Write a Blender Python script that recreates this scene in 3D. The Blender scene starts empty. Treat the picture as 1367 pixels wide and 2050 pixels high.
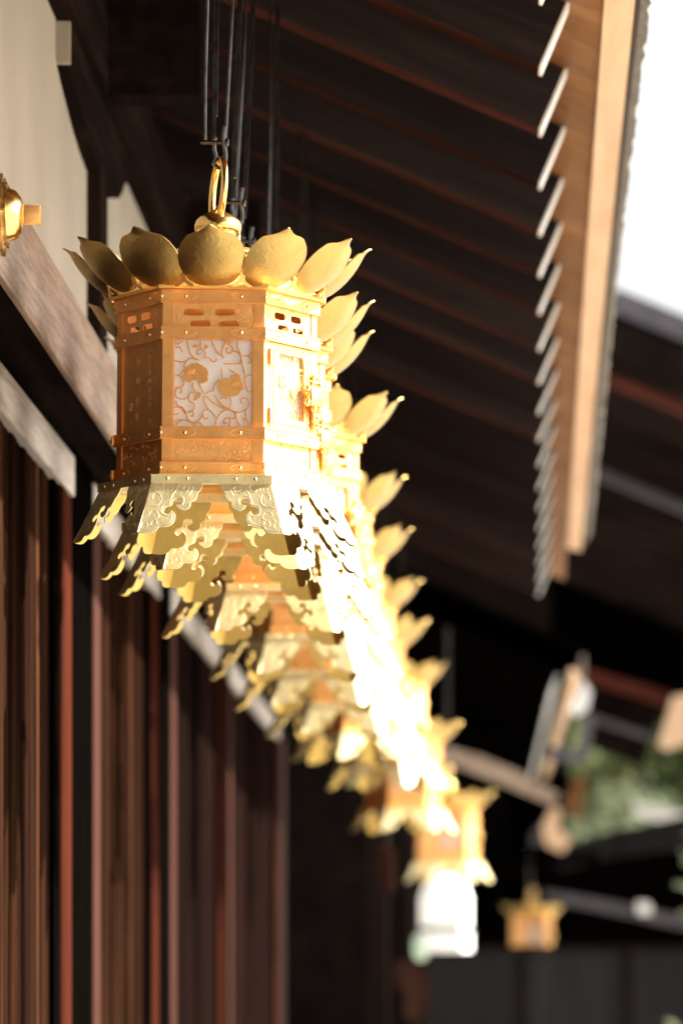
import bpy, bmesh, math, random
from mathutils import Matrix, Vector
random.seed(7)
sc = bpy.context.scene
COL = sc.collection
PI = math.pi
R = math.radians
GZ = -1.6                      # ground level; the lens is at z = 0

# ------------------------------------------------------------------ helpers
def link(o, parent=None):
    COL.objects.link(o)
    if parent is not None: o.parent = parent
    return o
def tag(o, label=None, cat=None, group=None, kind=None):
    if label: o['label'] = label
    if cat: o['category'] = cat
    if group: o['group'] = group
    if kind: o['kind'] = kind
    return o
def thing(name, label, cat, loc=(0, 0, 0), rz=0, group=None):
    o = bpy.data.objects.new(name, None); o.empty_display_size = .05
    o.location = loc; o.rotation_euler = (0, 0, rz)
    link(o); return tag(o, label, cat, group)
def obj(name, me, parent=None, mat=None, mtx=None):
    o = bpy.data.objects.new(name, me)
    if mat is not None and len(me.materials) == 0:
        for m in (mat if isinstance(mat, (list, tuple)) else [mat]): me.materials.append(m)
    link(o, parent)
    if mtx is not None: o.matrix_local = mtx
    return o
def copy_tree(o, parent=None):
    c = o.copy(); COL.objects.link(c); c.parent = parent
    for ch in list(o.children): copy_tree(ch, c)
    return c
class MB:
    """collects shapes into one mesh"""
    def __init__(s): s.bm = bmesh.new()
    def face(s, vs, mi=0):
        f = s.bm.faces.new([s.bm.verts.new(v) for v in vs]); f.material_index = mi; return f
    def box(s, x0, x1, y0, y1, z0, z1, mi=0, bev=0):
        n0 = len(s.bm.faces)
        v = [s.bm.verts.new((x, y, z)) for x in (x0, x1) for y in (y0, y1) for z in (z0, z1)]
        fs = [s.bm.faces.new([v[i] for i in q]) for q in ((0,1,3,2),(4,6,7,5),(0,4,5,1),(2,3,7,6),(0,2,6,4),(1,5,7,3))]
        for f in fs: f.material_index = mi
        if bev:
            es = list({e for f in fs for e in f.edges})
            r = bmesh.ops.bevel(s.bm, geom=es, offset=bev, segments=2, affect='EDGES', profile=.5)
            for f in r['faces']: f.material_index = mi
        return s
    def prism(s, poly, a, b, axis='Y', mi=0):
        """poly of 2D points extruded from a to b along axis. axis Y: (x,z); X: (y,z); Z: (x,y)"""
        def P(p, t):
            return {'Y': (p[0], t, p[1]), 'X': (t, p[0], p[1]), 'Z': (p[0], p[1], t)}[axis]
        A = [s.bm.verts.new(P(p, a)) for p in poly]; B = [s.bm.verts.new(P(p, b)) for p in poly]
        n = len(poly); fs = [s.bm.faces.new(A), s.bm.faces.new(B[::-1])]
        for i in range(n): fs.append(s.bm.faces.new((A[i], B[i], B[(i+1) % n], A[(i+1) % n])))
        for f in fs: f.material_index = mi
        return s
    def lathe(s, prof, n=24, cx=0, cy=0, mi=0, rot=0):
        rings = []
        for r, z in prof:
            rings.append([s.bm.verts.new((cx + r*math.cos(rot + 2*PI*i/n), cy + r*math.sin(rot + 2*PI*i/n), z)) for i in range(n)])
        for a, b in zip(rings, rings[1:]):
            for i in range(n):
                f = s.bm.faces.new((a[i], a[(i+1) % n], b[(i+1) % n], b[i])); f.material_index = mi
        for rg, rev in ((rings[0], True), (rings[-1], False)):
            f = s.bm.faces.new(rg[::-1] if rev else rg); f.material_index = mi
        return s
    def ball(s, c, r, mi=0, seg=10, sc3=(1, 1, 1)):
        m = Matrix.Translation(c) @ Matrix.Diagonal((r*sc3[0], r*sc3[1], r*sc3[2], 1))
        g = bmesh.ops.create_uvsphere(s.bm, u_segments=seg, v_segments=max(5, seg//2), radius=1, matrix=m)
        for v in g['verts']:
            for f in v.link_faces: f.material_index = mi
        return s
    def tube(s, pts, r, n=8, mi=0, closed=False, flat=1.0):
        pts = [Vector(p) for p in pts]; N = len(pts); rings = []
        up = None
        for i, p in enumerate(pts):
            a = pts[(i-1) % N] if (closed or i > 0) else p
            b = pts[(i+1) % N] if (closed or i < N-1) else p
            t = (b - a).normalized()
            if up is None:
                up = Vector((0, 0, 1)) if abs(t.z) < .9 else Vector((1, 0, 0))
            u = (up - t * up.dot(t))
            if u.length < 1e-6: u = t.orthogonal()
            u.normalize(); w = t.cross(u); up = u
            rr = r[i] if isinstance(r, (list, tuple)) else r
            rings.append([s.bm.verts.new(p + (u*math.cos(2*PI*k/n)*flat + w*math.sin(2*PI*k/n))*rr) for k in range(n)])
        rg = range(N) if closed else range(N-1)
        for i in rg:
            a, b = rings[i], rings[(i+1) % N]
            for k in range(n):
                f = s.bm.faces.new((a[k], b[k], b[(k+1) % n], a[(k+1) % n])); f.material_index = mi
        if not closed:
            for q in (rings[0][::-1], rings[-1]):
                f = s.bm.faces.new(q); f.material_index = mi
        return s
    def add(s, me, mtx=None, mi=None):
        n0 = len(s.bm.verts); f0 = len(s.bm.faces)
        s.bm.from_mesh(me); s.bm.verts.ensure_lookup_table(); s.bm.faces.ensure_lookup_table()
        if mtx is not None:
            for v in s.bm.verts[n0:]: v.co = mtx @ v.co
        if mi is not None:
            for f in s.bm.faces[f0:]: f.material_index = mi
        return s
    def mesh(s, name, smooth=False, fix=True):
        if fix: bmesh.ops.recalc_face_normals(s.bm, faces=s.bm.faces)
        me = bpy.data.meshes.new(name); s.bm.to_mesh(me); s.bm.free()
        if smooth:
            me.polygons.foreach_set('use_smooth', [True]*len(me.polygons))
            me.set_sharp_from_angle(angle=R(38))
        return me
def catmull(pts, k=6, closed=False):
    out = []; n = len(pts)
    rng = range(n) if closed else range(n-1)
    for i in rng:
        p0 = pts[(i-1) % n] if (closed or i > 0) else pts[i]
        p1 = pts[i]; p2 = pts[(i+1) % n]
        p3 = pts[(i+2) % n] if (closed or i+2 < n) else p2
        for j in range(k):
            t = j/k
            out.append(tuple(.5*((2*b) + (-a+c)*t + (2*a-5*b+4*c-d)*t*t + (-a+3*b-3*c+d)*t**3) for a, b, c, d in zip(p0, p1, p2, p3)))
    if not closed: out.append(tuple(pts[-1]))
    return out
def fill2d(loops, thick, bevel=0.0):
    """flat plate in the XZ plane (facing -Y) with holes; half-thickness thick"""
    cu = bpy.data.curves.new('c', 'CURVE'); cu.dimensions = '2D'; cu.fill_mode = 'BOTH'
    cu.extrude = max(thick - bevel, 1e-5); cu.bevel_depth = bevel; cu.bevel_resolution = 1; cu.offset = -bevel
    for lp in loops:
        sp = cu.splines.new('POLY'); sp.points.add(len(lp)-1); sp.use_cyclic_u = True
        for q, p in zip(sp.points, lp): q.co = (p[0], p[1], 0, 1)
    o = bpy.data.objects.new('c', cu); COL.objects.link(o)
    dg = bpy.context.evaluated_depsgraph_get(); dg.update()
    me = bpy.data.meshes.new_from_object(o.evaluated_get(dg))
    bpy.data.objects.remove(o); bpy.data.curves.remove(cu)
    me.transform(Matrix.Rotation(PI/2, 4, 'X'))
    return me

# ------------------------------------------------------------------ materials
def newmat(name):
    m = bpy.data.materials.new(name); m.use_nodes = True
    nt = m.node_tree; return m, nt, nt.nodes['Principled BSDF']
def N(nt, t, **kw):
    n = nt.nodes.new(t)
    for k, v in kw.items():
        if k in n.inputs: n.inputs[k].default_value = v
        else: setattr(n, k, v)
    return n
def ramp(nt, stops):
    r = nt.nodes.new('ShaderNodeValToRGB'); e = r.color_ramp.elements
    while len(e) < len(stops): e.new(.5)
    for q, (p, c) in zip(e, stops): q.position = p; q.color = (*c, 1)
    return r
def wood(name, cols, grain='Y', fine=60, rough=.65, bump=.25, stretch=.05, spec=.08, world=True, roty=0, vary=0):
    m, nt, b = newmat(name); L = nt.links
    geo = nt.nodes.new('ShaderNodeNewGeometry') if world else nt.nodes.new('ShaderNodeTexCoord')
    mp = nt.nodes.new('ShaderNodeMapping')
    s = [fine, fine, fine]; s['XYZ'.index(grain)] = fine*stretch
    mp.inputs['Scale'].default_value = s
    if world: L.new(geo.outputs['Position'], mp.inputs['Vector'])
    else:
        oi = nt.nodes.new('ShaderNodeObjectInfo')
        rt = nt.nodes.new('ShaderNodeMapping'); rt.inputs['Rotation'].default_value = (0, roty, 0)
        cb = nt.nodes.new('ShaderNodeCombineXYZ'); mm = N(nt, 'ShaderNodeMath', operation='MULTIPLY'); mm.inputs[1].default_value = 9.0
        L.new(oi.outputs['Random'], mm.inputs[0]); L.new(mm.outputs[0], cb.inputs['Y']); L.new(mm.outputs[0], cb.inputs['Z'])
        L.new(geo.outputs['Object'], rt.inputs['Vector']); va = N(nt, 'ShaderNodeVectorMath', operation='ADD')
        L.new(rt.outputs[0], va.inputs[0]); L.new(cb.outputs[0], va.inputs[1]); L.new(va.outputs[0], mp.inputs['Vector'])
    n1 = N(nt, 'ShaderNodeTexNoise', Scale=1.0, Detail=6.0, Roughness=.65, Distortion=.6)
    L.new(mp.outputs[0], n1.inputs['Vector'])
    n2 = N(nt, 'ShaderNodeTexNoise', Scale=.13, Detail=3.0, Roughness=.6)
    L.new(mp.outputs[0], n2.inputs['Vector'])
    mx = N(nt, 'ShaderNodeMath', operation='MULTIPLY_ADD'); mx.inputs[1].default_value = .55
    ad = N(nt, 'ShaderNodeMath', operation='MULTIPLY'); ad.inputs[1].default_value = .45
    L.new(n2.outputs['Fac'], ad.inputs[0]); L.new(n1.outputs['Fac'], mx.inputs[0]); L.new(ad.outputs[0], mx.inputs[2])
    rp = ramp(nt, [(.36, cols[0]), (.5, cols[1]), (.64, cols[2])])
    L.new(mx.outputs[0], rp.inputs[0]); L.new(rp.outputs[0], b.inputs['Base Color'])
    if vary:                                        # every timber a little different
        hv = nt.nodes.new('ShaderNodeHueSaturation'); mr = N(nt, 'ShaderNodeMapRange'); mr.inputs['To Min'].default_value = 1-vary; mr.inputs['To Max'].default_value = 1+vary
        L.new(oi.outputs['Random'], mr.inputs['Value']); L.new(mr.outputs[0], hv.inputs['Value']); L.new(rp.outputs[0], hv.inputs['Color']); L.new(hv.outputs[0], b.inputs['Base Color'])
    bp = N(nt, 'ShaderNodeBump', Strength=bump, Distance=.002)
    L.new(n1.outputs['Fac'], bp.inputs['Height']); L.new(bp.outputs[0], b.inputs['Normal'])
    b.inputs['Roughness'].default_value = rough
    b.inputs['Specular IOR Level'].default_value = spec
    return m
def metal(name, col, rough=.38, relief=0, rscale=60, metallic=1.0, var=.12, brushed=0):
    m, nt, b = newmat(name); L = nt.links
    tc = nt.nodes.new('ShaderNodeTexCoord')
    n1 = N(nt, 'ShaderNodeTexNoise', Scale=35.0, Detail=5.0, Roughness=.6)
    L.new(tc.outputs['Object'], n1.inputs['Vector'])
    rp = ramp(nt, [(.3, tuple(c*(1-var) for c in col)), (.7, tuple(min(1, c*(1+var*.6)) for c in col))])
    n3 = N(nt, 'ShaderNodeTexNoise', Scale=16.0, Detail=6.0, Roughness=.7, Distortion=.8)
    L.new(tc.outputs['Object'], n3.inputs['Vector'])
    r3 = ramp(nt, [(.30, (.62, .46, .36)), (.50, (1, 1, 1))]); L.new(n3.outputs['Fac'], r3.inputs[0])
    mc = N(nt, 'ShaderNodeMix', data_type='RGBA', blend_type='MULTIPLY'); mc.inputs[0].default_value = .32
    L.new(n1.outputs['Fac'], rp.inputs[0]); L.new(rp.outputs[0], mc.inputs[6]); L.new(r3.outputs[0], mc.inputs[7]); L.new(mc.outputs[2], b.inputs['Base Color'])
    mr = N(nt, 'ShaderNodeMapRange'); mr.inputs['To Min'].default_value = rough-.06; mr.inputs['To Max'].default_value = rough+.08
    L.new(n1.outputs['Fac'], mr.inputs['Value']); L.new(mr.outputs[0], b.inputs['Roughness'])
    b.inputs['Metallic'].default_value = metallic
    if brushed:                                     # polished up and down: highlights stretch vertically
        cx = N(nt, 'ShaderNodeCombineXYZ', Z=1.0); L.new(cx.outputs[0], b.inputs['Tangent']); b.inputs['Anisotropic'].default_value = brushed
    fine = N(nt, 'ShaderNodeTexNoise', Scale=500.0, Detail=2.0)
    L.new(tc.outputs['Object'], fine.inputs['Vector'])
    b0 = N(nt, 'ShaderNodeBump', Strength=.22, Distance=.0035)          # slightly uneven hand-beaten sheet
    L.new(n3.outputs['Fac'], b0.inputs['Height'])
    b1 = N(nt, 'ShaderNodeBump', Strength=.06, Distance=.0004)
    L.new(fine.outputs['Fac'], b1.inputs['Height']); L.new(b0.outputs[0], b1.inputs['Normal'])
    if relief:
        # chased scrollwork: rings round voronoi centres, bent by noise
        nz = N(nt, 'ShaderNodeTexNoise', Scale=rscale*.5, Detail=1.0)
        L.new(tc.outputs['Object'], nz.inputs['Vector'])
        mxv = N(nt, 'ShaderNodeVectorMath', operation='MULTIPLY_ADD')
        mxv.inputs[1].default_value = (.02, .02, .02)
        L.new(nz.outputs['Color'], mxv.inputs[0]); L.new(tc.outputs['Object'], mxv.inputs[2])
        vo = N(nt, 'ShaderNodeTexVoronoi', Scale=rscale); L.new(mxv.outputs[0], vo.inputs['Vector'])
        mu = N(nt, 'ShaderNodeMath', operation='MULTIPLY'); mu.inputs[1].default_value = 26
        L.new(vo.outputs['Distance'], mu.inputs[0])
        si = N(nt, 'ShaderNodeMath', operation='SINE'); L.new(mu.outputs[0], si.inputs[0])
        gt = N(nt, 'ShaderNodeMapRange', interpolation_type='SMOOTHSTEP'); gt.inputs['From Min'].default_value = .35; gt.inputs['From Max'].default_value = .95
        L.new(si.outputs[0], gt.inputs['Value'])
        b2 = N(nt, 'ShaderNodeBump', Strength=relief, Distance=.0016)
        L.new(gt.outputs[0], b2.inputs['Height']); L.new(b1.outputs[0], b2.inputs['Normal']); L.new(b2.outputs[0], b.inputs['Normal'])
    else:
        L.new(b1.outputs[0], b.inputs['Normal'])
    return m
def plain(name, col, rough=.7, var=.15, scale=8, bump=.1, metallic=0, spec=.1):
    m, nt, b = newmat(name); L = nt.links
    geo = nt.nodes.new('ShaderNodeNewGeometry')
    n1 = N(nt, 'ShaderNodeTexNoise', Scale=float(scale), Detail=6.0, Roughness=.6)
    L.new(geo.outputs['Position'], n1.inputs['Vector'])
    rp = ramp(nt, [(.3, tuple(c*(1-var) for c in col)), (.7, tuple(min(1, c*(1+var)) for c in col))])
    L.new(n1.outputs['Fac'], rp.inputs[0]); L.new(rp.outputs[0], b.inputs['Base Color'])
    bp = N(nt, 'ShaderNodeBump', Strength=bump, Distance=.01)
    L.new(n1.outputs['Fac'], bp.inputs['Height']); L.new(bp.outputs[0], b.inputs['Normal'])
    b.inputs['Roughness'].default_value = rough; b.inputs['Metallic'].default_value = metallic
    b.inputs['Specular IOR Level'].default_value = spec
    return m

M = {}
GOLD = (.95, .56, .17)
M['gold'] = metal('gilt_bronze', GOLD, .52, brushed=.5)
M['gold_bright'] = metal('polished_gilt', (1.0, .66, .25), .2)
M['gold_relief'] = metal('chased_gilt', (1.0, .56, .22), .58, relief=.12, rscale=75, brushed=.6)
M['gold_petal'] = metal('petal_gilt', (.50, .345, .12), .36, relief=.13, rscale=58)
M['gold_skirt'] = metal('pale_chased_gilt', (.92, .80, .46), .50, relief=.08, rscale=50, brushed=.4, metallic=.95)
M['gold_body'] = metal('copper_gilt', (1.0, .55, .21), .60, brushed=.7)
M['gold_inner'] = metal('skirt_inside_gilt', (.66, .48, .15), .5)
M['rivet'] = metal('rivet_gilt', (1.0, .75, .38), .25)
M['iron'] = metal('black_iron', (.11, .105, .10), .24, var=.6)
M['engraved'] = metal('engraved_cut', (1.0, .62, .35), .5)
# frosted pane
m, nt, b = newmat('frosted_pane'); L = nt.links
b.inputs['Base Color'].default_value = (.94, .93, .92, 1); b.inputs['Roughness'].default_value = .45
tr = N(nt, 'ShaderNodeBsdfTranslucent'); tr.inputs['Color'].default_value = (.94, .93, .92, 1)
mix = N(nt, 'ShaderNodeMixShader'); mix.inputs[0].default_value = .55
L.new(b.outputs[0], mix.inputs[1]); L.new(tr.outputs[0], mix.inputs[2]); L.new(mix.outputs[0], nt.nodes['Material Output'].inputs['Surface'])
M['pane'] = m
M['paper'] = plain('white_paper', (.85, .85, .84), .8, .03, 4, .02)
M['rafter'] = wood('rafter_wood', [(.014, .0112, .0118), (.021, .0165, .017), (.036, .026, .0245)], 'X', 45, .65, .2, spec=.0, world=False, roty=-math.atan(.424), vary=.3)
M['rafter_bounce'] = wood('rafter_underside_bounce', [(.014, .006, .005), (.032, .012, .009), (.075, .027, .018)], 'X', 45, .65, .2, spec=.0, world=False, roty=-math.atan(.424), vary=.75)  # ground bounce painted in: redder, lighter copy of the rafter wood
M['rafter_far'] = wood('far_rafter_wood', [(.010, .007, .0065), (.018, .012, .011), (.032, .021, .019)], 'X', 20, .65, .2, spec=.0)
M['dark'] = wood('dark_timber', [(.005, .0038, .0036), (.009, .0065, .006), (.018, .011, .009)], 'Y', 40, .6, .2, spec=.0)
M['darkz'] = wood('dark_timber_upright', [(.006, .0045, .004), (.012, .008, .007), (.022, .013, .011)], 'Z', 40, .6, .2, spec=.0)
M['soffit'] = wood('soffit_wood', [(.14, .062, .024), (.22, .10, .038), (.29, .145, .06)], 'X', 22, .5, .12)
M['fascia'] = wood('fascia_wood', [(.70, .44, .28), (.82, .56, .38), (.87, .66, .47)], 'Y', 25, .5, .12)
M['beam'] = wood('weathered_beam', [(.13, .09, .066), (.24, .175, .135), (.35, .275, .215)], 'Y', 100, .7, .5)
M['rail'] = wood('grey_rail_wood', [(.18, .155, .14), (.30, .27, .24), (.38, .34, .30)], 'Y', 100, .7, .5)
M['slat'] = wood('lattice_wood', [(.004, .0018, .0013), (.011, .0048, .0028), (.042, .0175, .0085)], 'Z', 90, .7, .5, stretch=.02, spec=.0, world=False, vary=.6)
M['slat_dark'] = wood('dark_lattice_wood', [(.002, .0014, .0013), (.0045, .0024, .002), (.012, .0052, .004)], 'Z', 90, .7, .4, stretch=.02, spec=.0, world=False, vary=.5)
M['stile'] = wood('red_stile_wood', [(.014, .0042, .0028), (.028, .0075, .0045), (.060, .0165, .009)], 'Z', 60, .6, .3, stretch=.03, spec=0)
M['stile_pale'] = wood('pale_stile_wood', [(.016, .0068, .005), (.032, .0145, .011), (.060, .029, .022)], 'Z', 60, .6, .3, stretch=.03, spec=0)
M['void'] = plain('deep_shade_black', (.0012, .0009, .0008), .9, .2, spec=0)  # near-black standing in for deep shade, stays dark even in sun
M['plaster'] = plain('cream_plaster', (.33, .305, .265), .9, .08, 3, .15)
M['whitecap'] = plain('white_paint', (.88, .90, .93), .6, .05, 20, .05)
M['bark'] = plain('bark_roofing', (.16, .14, .12), .9, .5, 60, 1.0)
M['barkdark'] = plain('roof_underlayer', (.03, .025, .022), .9, .3, 60, .5)
M['red'] = wood('reddish_edge_wood', [(.06, .014, .009), (.10, .024, .015), (.14, .036, .022)], 'X', 30, .5, .1)
M['greyroof'] = plain('grey_roof_edge', (.085, .08, .095), .7, .3, 6, .3)
M['darkpanel'] = wood('charcoal_boards', [(.008, .0075, .008), (.012, .0115, .0125), (.019, .018, .0195)], 'Z', 12, .6, .1)

# ------------------------------------------------------------------ the gilt lantern
HEX_T = math.tan(PI/6)
A0 = .1126                                   # body apothem
def hexpoly(ap, rot=0):
    r = ap/math.cos(PI/6)
    return [(r*math.cos(PI/3*i + rot), r*math.sin(PI/3*i + rot)) for i in range(6)]
def hex_ring(mb, ao, ai, z0, z1, mi=0):
    o, i_ = hexpoly(ao), hexpoly(ai)
    V = lambda p, z: mb.bm.verts.new((p[0], p[1], z))
    oa, ob = [V(p, z0) for p in o], [V(p, z1) for p in o]
    ia, ib = [V(p, z0) for p in i_], [V(p, z1) for p in i_]
    for k in range(6):
        j = (k+1) % 6
        for q in ((oa[k], oa[j], ob[j], ob[k]), (ia[k], ib[k], ib[j], ia[j]), (oa[k], ia[k], ia[j], oa[j]), (ob[k], ob[j], ib[j], ib[k])):
            f = mb.bm.faces.new(q); f.material_index = mi
def face_m(k, ap, z, tilt=0):
    return Matrix.Rotation(R(60*k), 4, 'Z') @ Matrix.Translation((0, -ap, z)) @ Matrix.Rotation(-tilt, 4, 'X')
def band_mesh(ao, ai, z0, z1, us, corner=True, rr=.0024):
    mb = MB(); hex_ring(mb, ao, ai, z0, z1)
    hex_ring(mb, ao+.0006, ao-.001, z1-.0016, z1-.0002); hex_ring(mb, ao+.0006, ao-.001, z0+.0002, z0+.0016)
    zc = (z0+z1)/2
    for k in range(6):
        fm = face_m(k, ao, zc)
        for u in us: mb.ball(fm @ Vector((u, 0, 0)), rr, 1, 10)
        if corner: mb.ball(Matrix.Rotation(R(60*k+30), 4, 'Z') @ Vector((0, -ao/math.cos(PI/6)+.0012, zc)), rr, 1, 10)
        # raised spade plates near both ends of each side
        if corner:
            for sgn in (-1, 1):
                pts = [(sgn*(.062), -.0045), (sgn*.040, -.0052), (sgn*.030, -.0048), (sgn*.0215, 0), (sgn*.030, .0048), (sgn*.040, .0052), (sgn*.062, .0045)]
                mb.tube([fm @ Vector((p[0], -.0002, p[1])) for p in catmull(pts, 3)], .0005, 5)
    return mb.mesh('band', True)
def strokes():
    S = [[(310,140),(320,230),(350,320),(400,380),(470,410)], [(490,150),(490,230),(500,260),(540,290),(555,340),(550,390)],
     [(500,265),(450,275),(445,320),(475,335),(490,315)], [(550,390),(610,385),(640,420),(690,435),(715,400)],
     [(130,420),(220,440),(290,430),(360,390),(470,410)], [(290,430),(270,480),(275,530)], [(645,140),(670,230),(720,310),(795,360),(790,390)],
     [(850,180),(800,220),(775,290),(780,340)], [(850,180),(910,220),(930,270),(890,320),(845,300),(840,260),(870,255)],
     [(930,290),(990,300),(1040,360),(1030,450),(980,460),(810,465)], [(990,150),(990,230),(1020,300),(1045,370)],
     [(1070,350),(1130,350),(1175,390),(1180,440),(1130,450)], [(1200,300),(1140,350)], [(1045,380),(1060,480),(1080,560),(1095,600)],
     [(130,630),(200,620),(250,560),(280,540)], [(200,620),(240,670),(270,720),(255,775),(190,790),(150,850),(170,920),(260,945),(320,920),(360,860),(440,850),(500,870)],
     [(150,850),(160,800),(200,785),(240,820),(230,860),(205,850)], [(390,720),(390,790),(430,840),(500,870)], [(470,690),(490,770),(540,870)],
     [(330,900),(345,970),(400,1000),(415,1060),(380,1100),(320,1130)], [(160,970),(180,1030),(250,1060),(300,1130),(310,1190),(360,1245),(430,1260),(500,1200),(520,1150),(540,1100),(600,1085),(660,1130),(710,1200)],
     [(320,1115),(370,1105),(405,1140),(390,1175),(365,1165)], [(545,900),(545,980),(600,1080)], [(530,1150),(540,1200),(580,1210),(600,1190)],
     [(565,890),(650,980),(740,1030),(860,1080)], [(680,880),(740,970),(800,1030),(900,1080),(980,1115),(1060,1110),(1130,1060),(1150,1000),(1130,930),(1070,920),(1040,960),(1060,1000)],
     [(550,880),(620,830),(660,830),(690,740),(750,680)], [(860,1080),(780,1120),(720,1200),(700,1300)],
     [(860,1080),(930,1100),(970,1150),(950,1200),(900,1200)], [(900,1190),(840,1195),(810,1240),(830,1270),(850,1250)], [(980,1115),(980,1200),(1030,1300)],
     [(890,910),(910,980),(890,1070)], [(760,950),(800,915),(850,930)], [(130,1250),(210,1225),(300,1230),(380,1270)], [(130,1060),(190,1050),(240,1080),(290,1140)],
     [(120,1150),(180,1150),(190,1130)], [(170,1310),(190,1260),(240,1230)], [(410,1310),(430,1260),(490,1260),(530,1310)], [(1115,640),(1140,610),(1190,610)],
     [(1100,600),(1095,700),(1140,830),(1190,830)], [(1110,1080),(1120,1200),(1170,1300)], [(1080,1190),(1100,1230),(1125,1210)], [(780,530),(780,640)], [(880,540),(960,580)], [(900,1200),(890,1310)],
     [(150,250),(210,240),(240,310)], [(130,150),(180,200),(250,150)]]
    F = [[(270,600),(290,530),(330,500),(370,460),(405,465),(440,450),(475,470),(510,480),(535,505),(570,520),(600,590),(590,640),(600,680),(560,715),(510,730),(470,685),(400,690),(350,720),(280,690),(265,640)],
     [(740,740),(770,680),(850,660),(900,670),(920,620),(990,590),(1040,640),(1045,680),(1065,720),(1080,800),(1040,830),(1010,880),(930,900),(830,900),(760,840),(730,790)],
     [(400,960),(420,900),(490,870),(480,930),(430,960)], [(720,960),(770,980),(800,1020),(860,1060),(800,1040),(750,1010)],
     [(390,240),(395,205),(440,205),(470,225),(440,240)], [(540,240),(555,205),(590,215),(585,250),(550,262)], [(820,150),(900,150),(905,190),(830,192)]]
    return S, F
def openwork_mesh(w, h, r=.00125):
    S, F = strokes(); sx = w/1080; sz = h/1190
    T = lambda p: ((p[0]-665)*sx, (725-p[1])*sz)
    mb = MB()
    for st in S:
        c = catmull([T(p) for p in st], 5)
        mb.tube([(p[0], 0, p[1]) for p in c], r, 6, flat=.7)
    for fl in F:
        mb.add(fill2d([catmull([T(p) for p in fl], 4, True)], .0009, .0003), Matrix.Translation((0, -.0003, 0)))
    for cx, cz, dx in ((355, 585, 1), (960, 745, -1)):        # stamens raised on the two blossoms
        for k in range(6):
            a, b_ = T((cx-40+k*16, cz+30-k*3)), T((cx-20+k*16, cz-35-k*3))
            mb.tube([(a[0], -.0012, a[1]), (b_[0], -.0012, b_[1])], .0004, 4)
    for x0, x1, z0, z1 in ((-w/2-.002, -w/2+.0008, -h/2, h/2), (w/2-.0008, w/2+.002, -h/2, h/2), (-w/2, w/2, h/2-.0008, h/2+.002), (-w/2, w/2, -h/2-.002, -h/2+.0008)):
        mb.box(x0, x1, -.0008, .0012, z0, z1)
    return mb.mesh('openwork', True)
def slot(cx, cz, hw=.0128, hh=.0050):
    p = [(-1, .25), (-.92, .75), (-.7, .8), (-.6, 1), (-.3, .85), (0, 1), (.3, .85), (.6, 1), (.7, .8), (.92, .75), (1, .25)]
    p = p + [(x, -z) for x, z in p[::-1]]
    return [(cx + x*hw, cz + z*hh) for x, z in p]
def rect(w, h): return [(-w/2, -h/2), (w/2, -h/2), (w/2, h/2), (-w/2, h/2)]
def petal_mesh():
    prof = [(0, .021), (.09, .030), (.19, .0365), (.32, .041), (.45, .0425), (.57, .041), (.67, .0375), (.74, .033), (.79, .0295), (.825, .0235), (.86, .015), (.90, .0095), (.95, .0055), (1, .0008)]
    Ln = .098; mb = MB(); NC = 11; rows = []
    a = R(62); y = z = 0; pv = 0
    for v, hw in prof:
        ds = (v-pv)*Ln; pv = v
        ang = R(14) + (R(80)-R(14))*min(1, v*1.05)**.8       # rises ever steeper outward
        if v > .85: ang -= R(45)*(v-.85)/.15                  # lip bends out again
        y -= ds*math.cos(ang*.86); z += ds*math.sin(ang*.86)
        row = []
        for c in range(NC):
            u = -1 + 2*c/(NC-1)
            cup = .011*(u*u)*(hw/.042)**1.4
            row.append(mb.bm.verts.new((u*hw, y + cup*.72, z + cup*.7)))
        rows.append(row)
    for r0, r1 in zip(rows, rows[1:]):
        for c in range(NC-1): mb.bm.faces.new((r0[c], r0[c+1], r1[c+1], r1[c]))
    bmesh.ops.recalc_face_normals(mb.bm, faces=mb.bm.faces)
    bmesh.ops.solidify(mb.bm, geom=list(mb.bm.faces), thickness=.0018)
    return mb.mesh('petal', True)
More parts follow.
